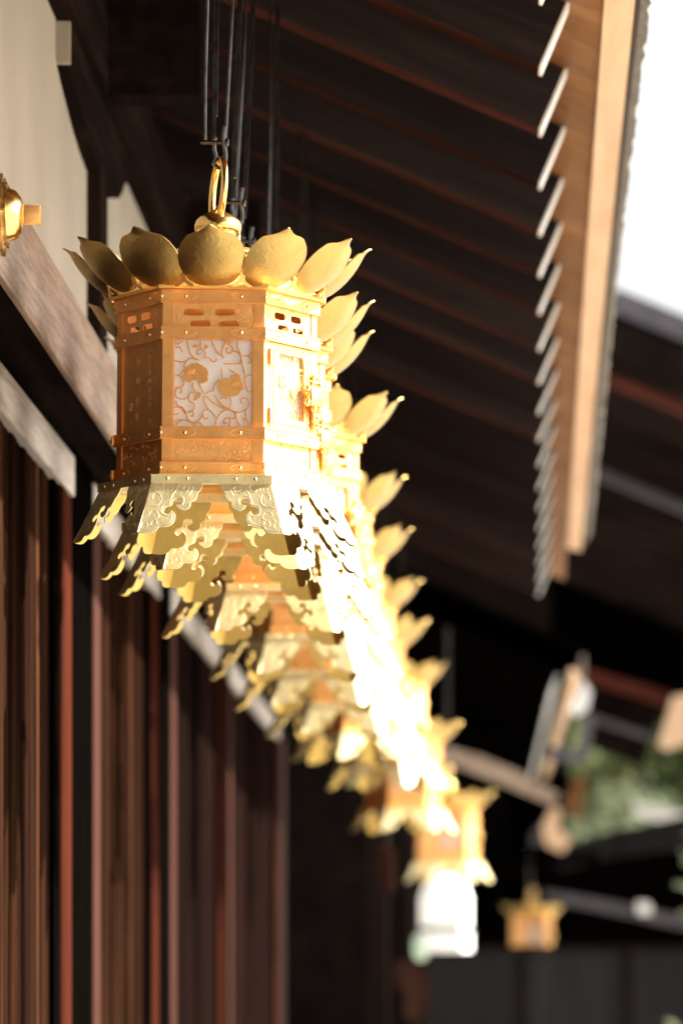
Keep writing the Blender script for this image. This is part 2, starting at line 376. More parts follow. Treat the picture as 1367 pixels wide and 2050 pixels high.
def skirt_mesh():
    half = [(415,825),(470,836),(545,838),(620,828),(670,795),(695,765),(760,765),(830,745),(880,700),(895,640),(880,590),(845,560),(828,585),(790,605),(755,590),(748,560),(775,520),(830,505),(858,470),(862,435),(900,410),(950,412),(975,440),(965,475),(930,488),(903,490),(925,530),(980,557),(1040,545),(1080,510),(1088,455),(1130,435),(1160,395),(1175,340),(1215,295),(1232,225)]
    S = 1.023e-4; VS = .0717/610
    T = lambda p: (-(1342-p[0])*S*.985, -(p[1]-220)*VS)
    hp = [T(p) for p in half]
    body = [hp[0]] + catmull(hp[1:], 3)
    top = [(-.0115, .004), (-.0755+.0008, .004), (-.0756, 0)]
    left = body + top
    mb = MB()
    t = .0008
    mb.add(fill2d([left], t, .0003)); mb.add(fill2d([[(-x, z) for x, z in left[::-1]]], t, .0003))
    mb.box(-.0745, .0745, -.0012, .0012, .0005, .008)
    # raised line following the cut edge, and scrolls
    ins = [(470,800),(560,805),(630,790),(670,755),(740,735),(810,715),(850,670),(850,610),(800,625),(735,600),(715,560),(745,500),(815,485),(830,430),(880,385),(960,385),(1000,430),(985,490)]
    scr = [[(730,300),(735,240),(800,225),(860,250),(850,310),(790,325),(765,285)], [(600,420),(620,355),(690,360),(715,430),(670,500),(590,510),(540,520)], [(470,770),(480,720),(530,710),(550,750),(520,770)],
           [(590,740),(610,690),(660,690),(670,730)], [(940,230),(900,300),(860,360),(845,400)], [(1000,250),(980,310),(1030,330),(1060,290),(1040,260)], [(1110,260),(1090,330),(1060,380)], [(560,620),(600,570),(660,580),(690,640),(650,670)], [(640,290),(670,270),(690,300)]]
    for sg in (1, -1):
        for q in [ins] + scr:
            c = catmull([T(p) for p in q], 4)
            mb.tube([(sg*x, -t+.0001, z) for x, z in c], .00045, 5)
    me = mb.mesh('skirt_panel', True)
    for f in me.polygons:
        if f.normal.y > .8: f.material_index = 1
    return me
def text_mesh(s, size):
    cu = bpy.data.curves.new('t', 'FONT'); cu.body = s; cu.size = size; cu.align_x = 'CENTER'; cu.align_y = 'CENTER'; cu.extrude = .0002
    o = bpy.data.objects.new('t', cu); COL.objects.link(o)
    dg = bpy.context.evaluated_depsgraph_get(); dg.update()
    me = bpy.data.meshes.new_from_object(o.evaluated_get(dg)); bpy.data.objects.remove(o)
    me.transform(Matrix.Rotation(PI/2, 4, 'X')); return me

def make_lantern():
    t = thing('hanging_lantern', 'x', 'lantern')
    G = M['gold']; GB = M['gold_body']
    # floor and four riveted bands
    mb = MB(); hex_ring(mb, .111, .074, .079, .083); hex_ring(mb, .118, .108, .0762, .0795); obj('floor_plate', mb.mesh('floor_plate'), t, G)
    for z0, z1 in ((.0795, .0945), (.124, .140), (.252, .268), (.298, .3148)):
        obj('band', band_mesh(A0+.0032, A0-.004, z0, z1, (-.0355, .0355)), t, [GB, M['rivet']])
    # corner posts
    v = Vector((0, -A0/math.cos(PI/6))); e1 = Vector((math.cos(R(30)), math.sin(R(30)))); e2 = Vector((-e1.x, e1.y))
    w = .0138; th = .006
    n = Vector((0, 1))
    poly = [v, v+e1*w, v+e1*w+Vector((-e1.y, e1.x))*th, v+n*(th/math.cos(R(30))), v+e2*w+Vector((e1.y, e1.x))*th, v+e2*w]
    mb = MB(); mb.prism([tuple(p) for p in poly], .0832, .3145, 'Z')
    post = mb.mesh('corner_post')
    for k in range(6): obj('corner_post', post, t, GB, Matrix.Rotation(R(60*k+30), 4, 'Z'))
    # upper and lower chased panels
    W = .104
    up = fill2d([rect(W, .034), slot(-.0254, .0036), slot(.0142, .0036), slot(-.0169, -.0115), slot(.0198, -.0115)], .0008)
    lo = MB().box(-W/2, W/2, -.0008, .0008, -.0165, .0165).mesh('lower_panel')
    lo_r = MB().add(lo)
    rnd = random.Random(3)
    up_r = MB().add(up)
    for mbx, z0, z1 in ((lo_r, -.012, .012), (up_r, -.013, .013)):       # wave and cloud scrolls in relief
        for k in range(26):
            cx = rnd.uniform(-.046, .046); cz = rnd.uniform(z0, z1); r0 = rnd.uniform(.0018, .0036); a0 = rnd.uniform(0, 6.28); sg = rnd.choice((-1, 1))
            if mbx is up_r and (abs(cz-.0036) < .0075 and (abs(cx+.0254) < .016 or abs(cx-.0142) < .016)): continue
            if mbx is up_r and cz < -.005 and (abs(cx+.0169) < .015 or abs(cx-.0198) < .015): continue
            pts = [(cx + r0*(1-j/11)*math.cos(a0+sg*j*.62), -.0009, cz + r0*(1-j/11)*math.sin(a0+sg*j*.62)) for j in range(10)]
            pts.insert(0, (pts[0][0] + r0*1.3*math.cos(a0-sg*1.4), -.0009, max(z0-.001, min(z1+.001, pts[0][2] + r0*.6*math.sin(a0-sg*1.4)))))
            mbx.tube(pts, .00055, 5)
    lo = lo_r.mesh('lower_panel', True); up = up_r.mesh('fret_panel', True)
    pane = MB().box(-.056, .056, -.0008, .0008, .015, .146).mesh('frosted_pane')
    ow = openwork_mesh(.1015, .1125)
    frame_l = None
    for k in range(6):
        obj('fret_panel', up, t, M['gold_relief'], face_m(k, A0-.0022, .283))
        obj('lower_panel', lo, t, M['gold_relief'], face_m(k, A0-.0022, .1095))
        obj('frosted_pane', pane, t, M['pane'], face_m(k, A0-.0075, .108))
    for k in (0, 2, 4):
        obj('openwork_panel', ow, t, GB, face_m(k, A0-.0028, .196))
    # solid engraved plates
    plate = MB().box(-.0525, .0525, -.0008, .0008, -.057, .057).mesh('inscription_plate')
    for k in (5, 3):
        p = obj('inscription_plate', plate, t, GB, face_m(k, A0-.0028, .196))
        if k == 5:
            mb = MB()       # name columns
            for ch, u, z, s in (('山', -.008, .036, .011), ('田', -.008, .009, .010), ('幸', -.010, -.018, .012), ('雄', -.010, -.038, .012), ('淑', -.028, -.024, .012), ('子', -.028, -.042, .011)):
                mb.add(text_mesh(ch, s), Matrix.Translation((u, -.0011, z)))
            obj('inscription', mb.mesh('inscription', fix=False), p, M['engraved']); mb = MB()
            for i, ch in enumerate('大正十年四月吉日奉納'):
                mb.add(text_mesh(ch, .0085), Matrix.Translation((.026, -.0011, .047-.0104*i)))
            obj('inscription', mb.mesh('inscription', fix=False), p, M['engraved'])
    # door on the sunny side
    fr = MB().add(fill2d([rect(.1005, .110), [(-.031, -.040), (.034, -.040), (.034, .034), (.030, .043), (-.027, .043), (-.031, .034)]], .0012, .0003))
    for sx in (-.0405, .0425):
        for k in range(13):
            zc = -.048 + k*.008
            fr.tube([(sx + .0028*math.cos(a*.7), -.0013, zc + .0030*math.sin(a*.7)) for a in range(8)], .0006, 5)
    for zc in (-.0475, .049):
        for k in range(7): fr.tube([(-.030+k*.010 + .003*math.cos(a*.7), -.0013, zc + .0026*math.sin(a*.7)) for a in range(8)], .0006, 5)
    dr = obj('door', fr.mesh('door', True), t, GB, face_m(1, A0-.0010, .196))
    obj('openwork_panel', openwork_mesh(.066, .084, .0008), dr, GB, Matrix.Translation((.0015, .0015, .001)))
    la = MB().box(-.016, .016, -.014, 0, -.013, .013, bev=.003)
    for dx, dz in ((-.016, -.009), (-.016, .009), (.014, .015), (-.006, .0155), (0, -.0155), (.012, -.0155)): la.ball((dx, -.007, dz), .0052, 0, 12)
    la.lathe([(.0045, 0), (.0045, .006), (.007, .0065), (.007, .010), (.003, .012)], 12, .021, -.007)
    la.box(.014, .032, -.010, -.004, -.004, .004, bev=.001)
    la.box(.004, .018, -.0055, -.0005, -.040, -.012, bev=.001); la.box(.004, .018, -.0055, -.0005, .012, .03, bev=.001)
    for zz in (-.036, -.026, .024): la.ball((.011, -.006, zz), .0026, 0, 8)
    obj('latch', la.mesh('latch', True), dr, M['gold_bright'], Matrix.Translation((.045, -.002, -.006)))
    hg = MB().lathe([(.0032, -.010), (.0038, -.009), (.0038, .009), (.0032, .010)], 12).mesh('hinge', True)
    for zz in (-.040, .036): obj('hinge', hg, dr, GB, Matrix.Translation((-.052, -.002, zz)))
    # clasps standing proud on the far left corner
    for z in (.0870, .132):
        c = MB().box(-.011, .011, -.0024, .0012, -.0062, .0062, bev=.001); c.ball((-.004, -.0024, 0), .0028, 0, 8); c.ball((.006, -.0024, 0), .0018, 0, 8)
        obj('clasp', c.mesh('clasp', True), t, M['gold'], Matrix.Rotation(R(-90), 4, 'Z') @ Matrix.Translation((0, -A0/math.cos(PI/6)-.004, z)))
    # roof
    mb = MB()
    ap = [(.1165, .3150), (.120, .3160), (.121, .3200), (.118, .3235), (.104, .330), (.086, .341), (.070, .354), (.060, .365), (.0585, .369)]
    rings = []
    for a_, z in ap:
        rings.append([mb.bm.verts.new((p[0], p[1], z)) for p in hexpoly(a_)])
    for r0, r1 in zip(rings, rings[1:]):
        for k in range(6): mb.bm.faces.new((r0[k], r0[(k+1) % 6], r1[(k+1) % 6], r1[k]))
    mb.bm.faces.new(rings[0][::-1]); mb.bm.faces.new(rings[-1])
    for k in range(12):                               # little forked leaves between the petals
        mm = Matrix.Rotation(R(30*k+15), 4, 'Z') @ Matrix.Translation((0, -.1405, .316)) @ Matrix.Rotation(R(20), 4, 'X')
        pl = [(-.011, 0), (-.0125, .0025), (-.006, .006), (-.003, .012), (-.0045, .020), (0, .026), (.0045, .020), (.003, .012), (.006, .006), (.0125, .0025), (.011, 0), (.005, .0018), (0, .0065), (-.005, .0018)]
        mb.add(fill2d([catmull(pl, 2, True)], .0008, .0002), mm)
    obj('roof', mb.mesh('roof', True), t, M['gold'])
    obj('roof_collar', MB().lathe([(.050, .366), (.057, .367), (.0595, .371), (.0595, .377), (.056, .381), (.030, .384), (.018, .387), (.0155, .391)], 40).mesh('roof_collar', True), t, M['gold_bright'])
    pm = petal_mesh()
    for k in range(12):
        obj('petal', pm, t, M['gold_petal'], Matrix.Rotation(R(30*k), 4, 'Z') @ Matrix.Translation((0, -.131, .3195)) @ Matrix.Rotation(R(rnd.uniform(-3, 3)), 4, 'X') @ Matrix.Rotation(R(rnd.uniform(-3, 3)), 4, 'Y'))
    kn = [(.0155, .390), (.0175, .3925), (.0175, .3955), (.022, .398), (.0280, .403), (.0305, .409), (.0305, .415), (.0285, .421), (.0235, .426), (.016, .430), (.009, .433), (.004, .437), (.001, .441)]
    obj('finial', MB().lathe(kn, 36).mesh('finial', True), t, M['gold_bright'])
    rg = MB().tube([(0, .030*math.cos(2*PI*i/40)*(1+.0*math.sin(i)), .042*math.sin(2*PI*i/40)) for i in range(40)], .0047, 12, closed=True)
    obj('ring', rg.mesh('ring', True), t, M['gold_bright'], Matrix.Translation((0, 0, .459)) @ Matrix.Rotation(R(17), 4, 'Z') @ Matrix.Rotation(R(4), 4, 'Y'))
    # skirt
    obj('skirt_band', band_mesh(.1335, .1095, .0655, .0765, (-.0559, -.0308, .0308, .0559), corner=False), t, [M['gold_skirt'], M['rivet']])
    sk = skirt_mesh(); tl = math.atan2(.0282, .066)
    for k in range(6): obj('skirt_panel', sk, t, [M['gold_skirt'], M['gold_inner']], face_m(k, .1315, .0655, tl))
    return t

lanterns = [  # x, y of the axis, base z, turn, label
 (-.3217, 6.19, .540, 0.6, 'nearest and largest gilt hexagonal lantern, in sharp focus, with petal crown and scrolled skirt'),
 (-.3200, 6.62, .530, 2, 'gilt lantern hanging directly behind the nearest sharp one, its scrolled skirt showing under it'),
 (-.3260, 7.06, .543, -2, 'third gilt lantern from the front, its petal tips steep and bright-edged beside the front latch'),
 (-.2980, 7.62, .514, 1, 'fourth gilt lantern from the front, a whitish drop of light on its outer petal tip'),
 (-.3020, 9.15, .540, 3, 'fifth gilt lantern from the front, topmost of the close stack of pale skirts'),
 (-.3050, 10.2, .535, -1, 'sixth gilt lantern from the front, second of the stack of pale skirts in mid row'),
 (-.3000, 11.7, .545, 2, 'seventh gilt lantern from the front, third of the stack of pale skirts, soft with blur'),
 (-.2850, 12.9, .533, 16, 'eighth gilt lantern from the front, just under the stack of three pale skirts'),
 (-.2400, 14.8, .530, -9, 'ninth gilt lantern from the front, blurred, its petals against the black under-eave'),
 (-.2080, 16.6, .440, 8, 'tenth lantern from the front, lowest pale skirt ending the bright dense row'),
 (-.0600, 20.5, .330, 6, 'thin blurred yellow lantern just past the row, above the white paper lantern'),
 (.4330, 30.0, -.050, 10, 'far small blurred gold lantern by itself right of the white paper lantern'),
]
def make_rod():
    """two black iron straps with a cross pin and hook, base where it holds the lantern ring"""
    t = thing('iron_hanger', 'x', 'hanger')
    H = .60
    mb = MB(); mb.box(-.0030, .0015, -.0015, .0015, .028, H); mb.box(.0016, .0040, -.003, .003, .058, H)
    mb.tube([(.001, 0, .030), (.000, 0, .016), (.003, 0, .004), (-.001, 0, -.006)], .0025, 8)
    mb2 = MB().tube([(-.012, .004, .022), (-.0125, .004, .1), (-.010, .006, .3), (-.011, .006, H)], .0018, 8)
    obj('strap', mb.mesh('strap', True), t, M['iron']); obj('back_rod', mb2.mesh('back_rod', True), t, M['iron'])
    obj('cross_pin', MB().add(MB().lathe([(.0022, -.018), (.0028, -.018), (.0028, .015), (.0055, .0155), (.0055, .0185), (.003, .019)], 12).mesh('p'), Matrix.Translation((0, 0, .024)) @ Matrix.Rotation(PI/2, 4, 'Y')).mesh('cross_pin', True), t, M['iron'])
    hk = catmull([(.014, -.001, .045), (.0125, -.001, .034), (.0125, -.001, .022), (.0150, -.001, .010), (.0145, -.001, -.002), (.009, -.001, -.010), (.002, -.001, -.006)], 5)
    obj('hook', MB().tube(hk, .0026, 8).mesh('hook', True), t, M['iron'])
    return t
base = make_lantern(); rod = make_rod()
order = ['nearest', 'second', 'third', 'fourth', 'fifth', 'sixth', 'seventh', 'eighth', 'ninth', 'tenth', 'eleventh', 'last, far off']
for i, (x, y, z, rz, lab) in enumerate(lanterns):
    o = base if i == 0 else copy_tree(base)
    o.location = (x, y, z); o.rotation_euler = (0, R(.45 if i == 0 else random.uniform(-1, 1)), R(rz))
    tag(o, lab, 'lantern', 'gilt lanterns hanging in a row under the eave')
    h = rod if i == 0 else copy_tree(rod)
    h.location = (x-.002, y, z+.4995); h.rotation_euler = (0, R([.7, 2.2, 2.5, .3][i] if i < 4 else random.uniform(-.5, .8)), 0)
    if i == 11: h.scale = (1, 1, .42)
    tag(h, ('black iron strap hanger with hook and pin holding the %s gilt lantern' % order[i]) if i < 11 else 'black iron hanger above the far small gold lantern standing by itself', 'hanger', 'iron hangers of the gilt lanterns')

# ------------------------------------------------------------------ eaves
SL = .424; CA = 1/math.sqrt(1+SL*SL); SA = SL*CA
def eave(name, label, cat, ys, y0, y1, X0, dX, Z0, run=.95, dep=.108, th=.075, capw=.005, zfun=None, mats=None, fascia=True, capmat=None, far=False, fend=None):
    t = thing(name, label, cat, (0, 0, Z0))
    zf = zfun or (lambda y: Z0)
    # rafter with its white painted end: origin at the top outer corner
    mb = MB(); u = Vector((-CA, 0, SA)); d = Vector((-SA, 0, -CA))
    def quad(a0, a1, e, y0_, y1_):
        P = [u*a0 - d*e, u*a1 - d*e, u*a1 + d*(dep+e), u*a0 + d*(dep+e)]
        return [(p.x, p.z) for p in P]
    mb.prism(quad(capw, run, 0, 0, th), -th/2, th/2, 'Y'); raf = mb.mesh('rafter')
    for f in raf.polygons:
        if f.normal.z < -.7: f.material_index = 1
    mb = MB(); mb.prism(quad(0, capw, .0012, 0, th), -th/2-.0012, th/2, 'Y'); cap = mb.mesh('end_cap')
    raf.materials.append(M['void' if far else 'rafter']); raf.materials.append(M['void' if far else 'rafter_bounce'])
    for y in ys:
        r = obj('rafter', raf, t); r.location = (X0+dX*y, y, zf(y)-Z0)
        c = obj('end_cap', cap, r, capmat or M['whitecap'])
    # sheets following the eave line
    def strip(nm, x0, z0, x1, z1, thick, mat, n=24, ya=None, yb=None, jag=0):
        mb = MB(); ya = y0 if ya is None else ya; yb = y1 if yb is None else yb
        if jag: n = int((yb-ya)/.035)
        prev = None
        for i in range(n+1):
            y = ya + (yb-ya)*i/n; b = X0 + dX*y; zz = zf(y)-Z0
            j = random.uniform(-jag, jag) if jag else 0; j2 = random.uniform(-jag, jag)*.5 if jag else 0
            q = [(b+x0, y, zz+z0), (b+x1+j, y, zz+z1+j2), (b+x1+j, y, zz+z1+thick), (b+x0, y, zz+z0+thick)]
            q = [mb.bm.verts.new(p) for p in q]
            if prev:
                for k in range(4): mb.bm.faces.new((prev[k], prev[(k+1) % 4], q[(k+1) % 4], q[k]))
            else: mb.bm.faces.new(q)
            prev = q
        mb.bm.faces.new(prev[::-1])
        return obj(nm, mb.mesh(nm), t, mat)
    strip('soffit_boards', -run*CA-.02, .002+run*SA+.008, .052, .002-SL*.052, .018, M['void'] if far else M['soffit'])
    if fascia:
        strip('eave_board', .0530, -.030, .0990, -.040, .060, M['fascia'], yb=fend)
        strip('under_bark_layer', .0992, -.022, .110, -.022, .055, M['barkdark'], yb=fend)
        strip('bark_edge', .1105, -.004, .1280, .004, .10, M['bark'], jag=.003, yb=fend)
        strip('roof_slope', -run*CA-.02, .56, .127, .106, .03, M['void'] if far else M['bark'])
    return t
ZE = 1.5
def zf1(y): return ZE if y < 10.3 else ZE - .0150*(y-10.3)
ys = [7.5 + .56*k for k in range(-36, 18)]
eave('hall_eave', 'long dark eave with white-tipped rafters and orange boards running down the right', 'eave', ys, -12.9, 17.3, .051, .01557, ZE, zfun=zf1, fend=16.05)
ys2 = [25 + .62*k for k in range(0, 22)]
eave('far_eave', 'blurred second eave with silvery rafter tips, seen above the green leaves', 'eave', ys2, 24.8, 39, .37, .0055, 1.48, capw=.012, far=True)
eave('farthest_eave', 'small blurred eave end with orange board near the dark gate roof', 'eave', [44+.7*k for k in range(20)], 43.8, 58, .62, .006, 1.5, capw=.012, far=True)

# ------------------------------------------------------------------ hall wall
W = thing('hall_wall', 'long timber and plaster shrine wall behind the lanterns on the left', 'wall', (0, 0, GZ))
def wpart(nm, mb, mat, parent=None, smooth=False):
    me = mb.mesh(nm, smooth); me.transform(Matrix.Translation((0, 0, -GZ)))
    return obj(nm, me, parent or W, mat)
Y0, Y1 = -13, 19.5
wpart('main_beam', MB().box(-.590, -.58, Y0, Y1, .859, .989, bev=.002), M['beam'])
wpart('beam_shade', MB().box(-.70, -.5905, Y0, Y1, .8615, .9885), M['dark'])  # dark underside split off the beam, painting the shadow band below it
wpart('plaster', MB().box(-.68, -.62, Y0, Y1, .9895, 1.62), M['plaster'])
wpart('purlin', MB().box(-.66, -.585, Y0, Y1, 1.432, 1.60), M['dark'])
wpart('core_wall', MB().box(-1.2, -.735, Y0, Y1, GZ, 2.1), M['void'])
for k in range(-9, 6):
    c = 7.92 + 2.27*k
    wpart('strut', MB().box(-.665, -.597, c-.075, c+.075, .9895, 1.31), M['darkz'])
    L_ = .66
    b_ = [(-L_, 1.431), (-L_, 1.365), (-.58, 1.350), (-.48, 1.335), (-.36, 1.318), (-.22, 1.305), (-.12, 1.30), (.12, 1.30), (.22, 1.305), (.36, 1.325), (.46, 1.355), (.53, 1.385), (L_, 1.40), (L_, 1.431)]
    br = wpart('bracket_arm', MB().prism([(c+a, z) for a, z in b_], -.66, -.598, 'X'), M['dark'])
    wpart('white_end', MB().box(-.66, -.5985, c-L_-.014, c-L_-.0005, 1.366, 1.430), M['plaster'], br)
    wpart('tie_beam', MB().box(-.584, -.434, c-.05, c+.05, 1.43, 1.62), M['dark'])
wpart('lower_wall', MB().box(-.734, -.66, Y0, Y1, GZ, -1.25), M['dark'])
wpart('sill', MB().box(-.80, -.50, Y0, Y1, GZ+.002, -1.42, bev=.01), M['beam'])
# lattice shutters
def shutter(label, ya, yb, dark=False):
    t = thing('lattice_shutter', label, 'shutter', (-.68, (ya+yb)/2, -1.25), 0, 'lattice shutters along the shrine wall')
    off = Matrix.Translation((.68, -(ya+yb)/2, 1.25))
    def p(nm, mb, mat):
        me = mb.mesh(nm); me.transform(off); return obj(nm, me, t, mat)
    s1 = .22
    p('top_rail', MB().box(-.70, -.65, ya+.002, yb-.002, .773, .8415, bev=.003), M['rail'])
    for a, b_, m in ((ya, ya+s1, M['stile_pale']), (yb-s1, yb, M['stile'])):
        p('stile', MB().box(-.70, -.652, a, a+s1*.46, -1.24, .7725, bev=.004).box(-.70, -.655, a+s1*.54, b_, -1.24, .7725, bev=.004).box(-.70, -.662, a+s1*.4, a+s1*.6, -1.24, .7725), m)
    p('bottom_rail', MB().box(-.70, -.655, ya+s1+.001, yb-s1-.001, -1.24, -1.14), M['stile'])
    ins = ya+s1+.01; end = yb-s1-.10
    n = int((end-ins)/.096)
    sl = None
    for k in range(n):
        y = ins + .096*(k+.5)
        hw = .027
        mb = MB().box(-.6995, -.660, -hw, hw, -1.139, .772, bev=.006)
        if sl is None: sl = mb.mesh('slat'); sl.transform(Matrix.Translation((.68, 0, 1.25)))
        else: mb.bm.free()
        o = obj('slat', sl, t, M['slat_dark' if dark else 'slat']); o.location = (random.uniform(-.003, .003), y-(ya+yb)/2, 0)
    p('shade_strip', MB().box(-.70, -.658, end+.005, yb-s1-.003, -1.139, .772), M['void'])  # flush near-black strip painting the shaded gap beside the stile
    p('backing_board', MB().box(-.715, -.7005, ya+.01, yb-.01, -1.24, .80), M['void'])
shutter('dark reeded lattice shutter filling the left edge, framed by a red-brown stile', 5.0, 7.97)
shutter('second lattice shutter, behind the pale stile next to the black gap', 8.40, 10.24)
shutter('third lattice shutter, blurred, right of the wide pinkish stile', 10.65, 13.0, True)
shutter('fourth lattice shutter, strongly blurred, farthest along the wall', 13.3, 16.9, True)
for ya, yb, lab in ((7.973, 8.397, 'near-black fill painting the shaded gap between the first two lattice shutters, left of the pale stile'), (10.243, 10.647, 'near-black fill painting the shaded gap between the second and third lattice shutters'), (13.003, 13.297, 'near-black fill painting the shaded gap between the third and fourth lattice shutters'), (16.903, 17.5, 'dark brown pillar past the last lattice shutter')):
    tag(obj('pillar', MB().box(-.734, -.6535, ya, yb, -1.42, .8585).mesh('pillar'), None, M['void'] if ya < 16 else M['darkz']), lab, 'pillar', 'shade fills and end pillar of the shrine wall')  # between shutters: near-black fills painting shaded gaps; only the last is a pillar
# gilt nail cover on the beam
nc = thing('nail_cover', 'gilt six-lobed nail cover with round peg, on the beam at the left edge', 'fitting', (-.58, 5.93, .928))
pts = [( .046*(1+.10*math.cos(6*a))*math.cos(a), .050*(1+.10*math.cos(6*a))*math.sin(a)) for a in [2*PI*i/72 for i in range(72)]]
mb = MB().prism([(p[0], p[1]) for p in pts], .0005, .008, 'X').prism([(p[0]*.8, p[1]*.8) for p in pts], .008, .013, 'X')
RY = Matrix.Rotation(PI/2, 4, 'Y')
dome = MB().lathe([(.034, 0), (.030, .010), (.022, .016), (.016, .018)], 30).mesh('d')
mb.add(dome, Matrix.Translation((.013, 0, 0)) @ RY)
obj('rosette', mb.mesh('rosette', True), nc, M['gold_bright'])
obj('peg', MB().add(MB().lathe([(.0135, .0), (.0135, .003), (.0125, .004), (.0125, .024), (.0118, .025)], 28).mesh('d'), Matrix.Translation((.029, 0, 0)) @ RY).mesh('peg', True), nc, M['gold_body'])

# ------------------------------------------------------------------ ground
m, nt, b = newmat('pale_gravel'); L = nt.links
geo = nt.nodes.new('ShaderNodeNewGeometry')
v1 = N(nt, 'ShaderNodeTexVoronoi', Scale=45.0); L.new(geo.outputs['Position'], v1.inputs['Vector'])
n1 = N(nt, 'ShaderNodeTexNoise', Scale=2.0, Detail=5.0); L.new(geo.outputs['Position'], n1.inputs['Vector'])
rp = ramp(nt, [(.2, (.24, .22, .185)), (.8, (.40, .37, .32))]); L.new(v1.outputs['Color'], rp.inputs[0])
L.new(rp.outputs[0], b.inputs['Base Color']); b.inputs['Roughness'].default_value = .9
bp = N(nt, 'ShaderNodeBump', Strength=.6, Distance=.02); L.new(v1.outputs['Distance'], bp.inputs['Height']); L.new(bp.outputs[0], b.inputs['Normal'])
g = MB(); g.face([(-300, -300, GZ), (300, -300, GZ), (300, 500, GZ), (-300, 500, GZ)])
tag(obj('ground', g.mesh('ground'), None, m), kind='structure')

tag(obj('bounce_cut_paving', MB().box(-.50, .62, -2.0, 19.5, GZ+.004, GZ+.10, bev=.01).mesh('bounce_cut_paving'), None, plain('bounce_cut_stone', (.085, .078, .07), .8, .3, 5, .3)), kind='structure')  # unseen dark paving, added to cut ground bounce on lanterns and lattice
# ------------------------------------------------------------------ far buildings
# big roof beyond the first eave: verge facing us, rafters running down to the right
t = thing('side_hall_roof', 'big dark roof seen from below, sloping down to the right against the white sky', 'roof', (0, 26, 0))
def rpart(nm, mb, mat, smooth=False):
    me = mb.mesh(nm, smooth); me.transform(Matrix.Translation((0, -26, 0))); return obj(nm, me, t, mat)
s2 = .41
def sl2(x, dz=0, Z=3.69, X=.80): return (x, Z - s2*(x-X) + dz)
XA, XB = -1.3, 4.2
rpart('roof_covering', MB().prism([sl2(XA, -.14), sl2(XB, -.14), sl2(XB, -.001), sl2(XA, -.001)], 26, 56), M['greyroof'])
rpart('soffit', MB().prism([sl2(XA, -.17), sl2(XB-.05, -.17), sl2(XB-.05, -.142), sl2(XA, -.142)], 26.1, 56), M['dark'])
for k in range(18):
    y = 26.5 + 1.6*k
    rpart('rafter', MB().prism([sl2(XA, -.42), sl2(XB-.15, -.42), sl2(XB-.15, -.171), sl2(XA, -.171)], y, y+.2), M['rafter_far'])
rpart('batten', MB().prism([sl2(XA, -.46), sl2(XB-.15, -.46), sl2(XB-.15, -.421), sl2(XA, -.421)], 26.55, 26.68), M['red'])
rpart('batten', MB().prism([sl2(XA, -.48), sl2(XB-.15, -.48), sl2(XB-.15, -.421), sl2(XA, -.421)], 31.3, 31.45), M['greyroof'])
rpart('gable_board', MB().prism([sl2(XA, -.37), sl2(XB-.02, -.37), sl2(XB-.02, -.19), sl2(XA, -.19)], 25.96, 26.09), M['dark'])
rpart('wall', MB().box(-2.5, .0, 40, 56, GZ, 2.4), M['dark'])
# end block closing the dark background
e = thing('end_hall', 'black mass of the hall closing off the row in the background', 'building', (0, 44, GZ))
obj('wall', MB().box(-6, 1.16, 60, 60.4, 0, 5.2).mesh('wall'), e, M['void']).location = (0, -44, 0)
obj('wall', MB().box(-4, .40, 41.5, 41.8, 0, 4.1).mesh('wall'), e, M['dark']).location = (0, -44, 0)
obj('gable_wall', MB().prism([(.4, 1.6), (.4, 4.6), (1.05, 4.3), (.95, 3.2), (.92, 1.6)], 43, 43.3).mesh('gable_wall'), e, M['void']).location = (0, -44, 0)
obj('lamp_beam', MB().box(.05, .85, 29.9, 30.1, .60-GZ, .66-GZ).mesh('lamp_beam'), e, M['void']).location = (0, -44, 0)
# lower dark panel under the big roof, with its red upper edge
q = thing('hanging_gable', 'dark brown gable panel with a reddish top edge above the green leaves', 'gable', (1.0, 30, 1.0))
def at(x, y, D): return ((x-925)*D/9500, (1917-y)*D/9500)
def poly(pts, D): return [at(x, y, D) for x, y in pts]
def qpart(nm, pts, D, th, mat):
    me = MB().prism(poly(pts, D), D, D+th).mesh(nm); me.transform(Matrix.Translation((-1, -30, -1))); return obj(nm, me, q, mat)
qpart('panel', [(1170, 1360), (1372, 1425), (1372, 1400+40), (1318, 1430), (1288, 1532), (1172, 1488)], 30, .3, M['dark'])
qpart('upper_rail', [(1165, 1336), (1420, 1410), (1420, 1436), (1165, 1362)], 29.8, .19, M['red'])
qpart('lower_rail', [(1172, 1425), (1300, 1468), (1297, 1480), (1172, 1440)], 29.85, .14, M['greyroof'])
qpart('dark_infill', [(1100, 1150), (1420, 1280), (1420, 1410), (1165, 1336), (1100, 1330)], 30.6, .2, M['void'])
qpart('board_end', [(1345, 1395), (1420, 1380), (1420, 1470), (1335, 1500), (1318, 1490)], 29.5, .15, M['fascia'])
# grey frame below the second eave
fr = thing('grey_frame', 'small blurred grey frame hanging beside the second eave tips', 'frame', (.6, 27, 1.1))
def fpart(nm, pts, D, th, mat):
    me = MB().prism(poly(pts, D), D, D+th).mesh(nm); me.transform(Matrix.Translation((-.6, -27, -1.1))); return obj(nm, me, fr, mat)
fpart('upright', [(1168, 1425), (1190, 1430), (1175, 1525), (1150, 1520)], 27, .1, M['greyroof'])
fpart('cross_bar', [(1100, 1495), (1150, 1500), (1150, 1525), (1095, 1518)], 27, .1, M['greyroof'])
fpart('lamp', [(1142, 1365), (1165, 1360), (1182, 1385), (1175, 1420), (1150, 1435), (1136, 1410)], 27.05, .1, M['whitecap'])
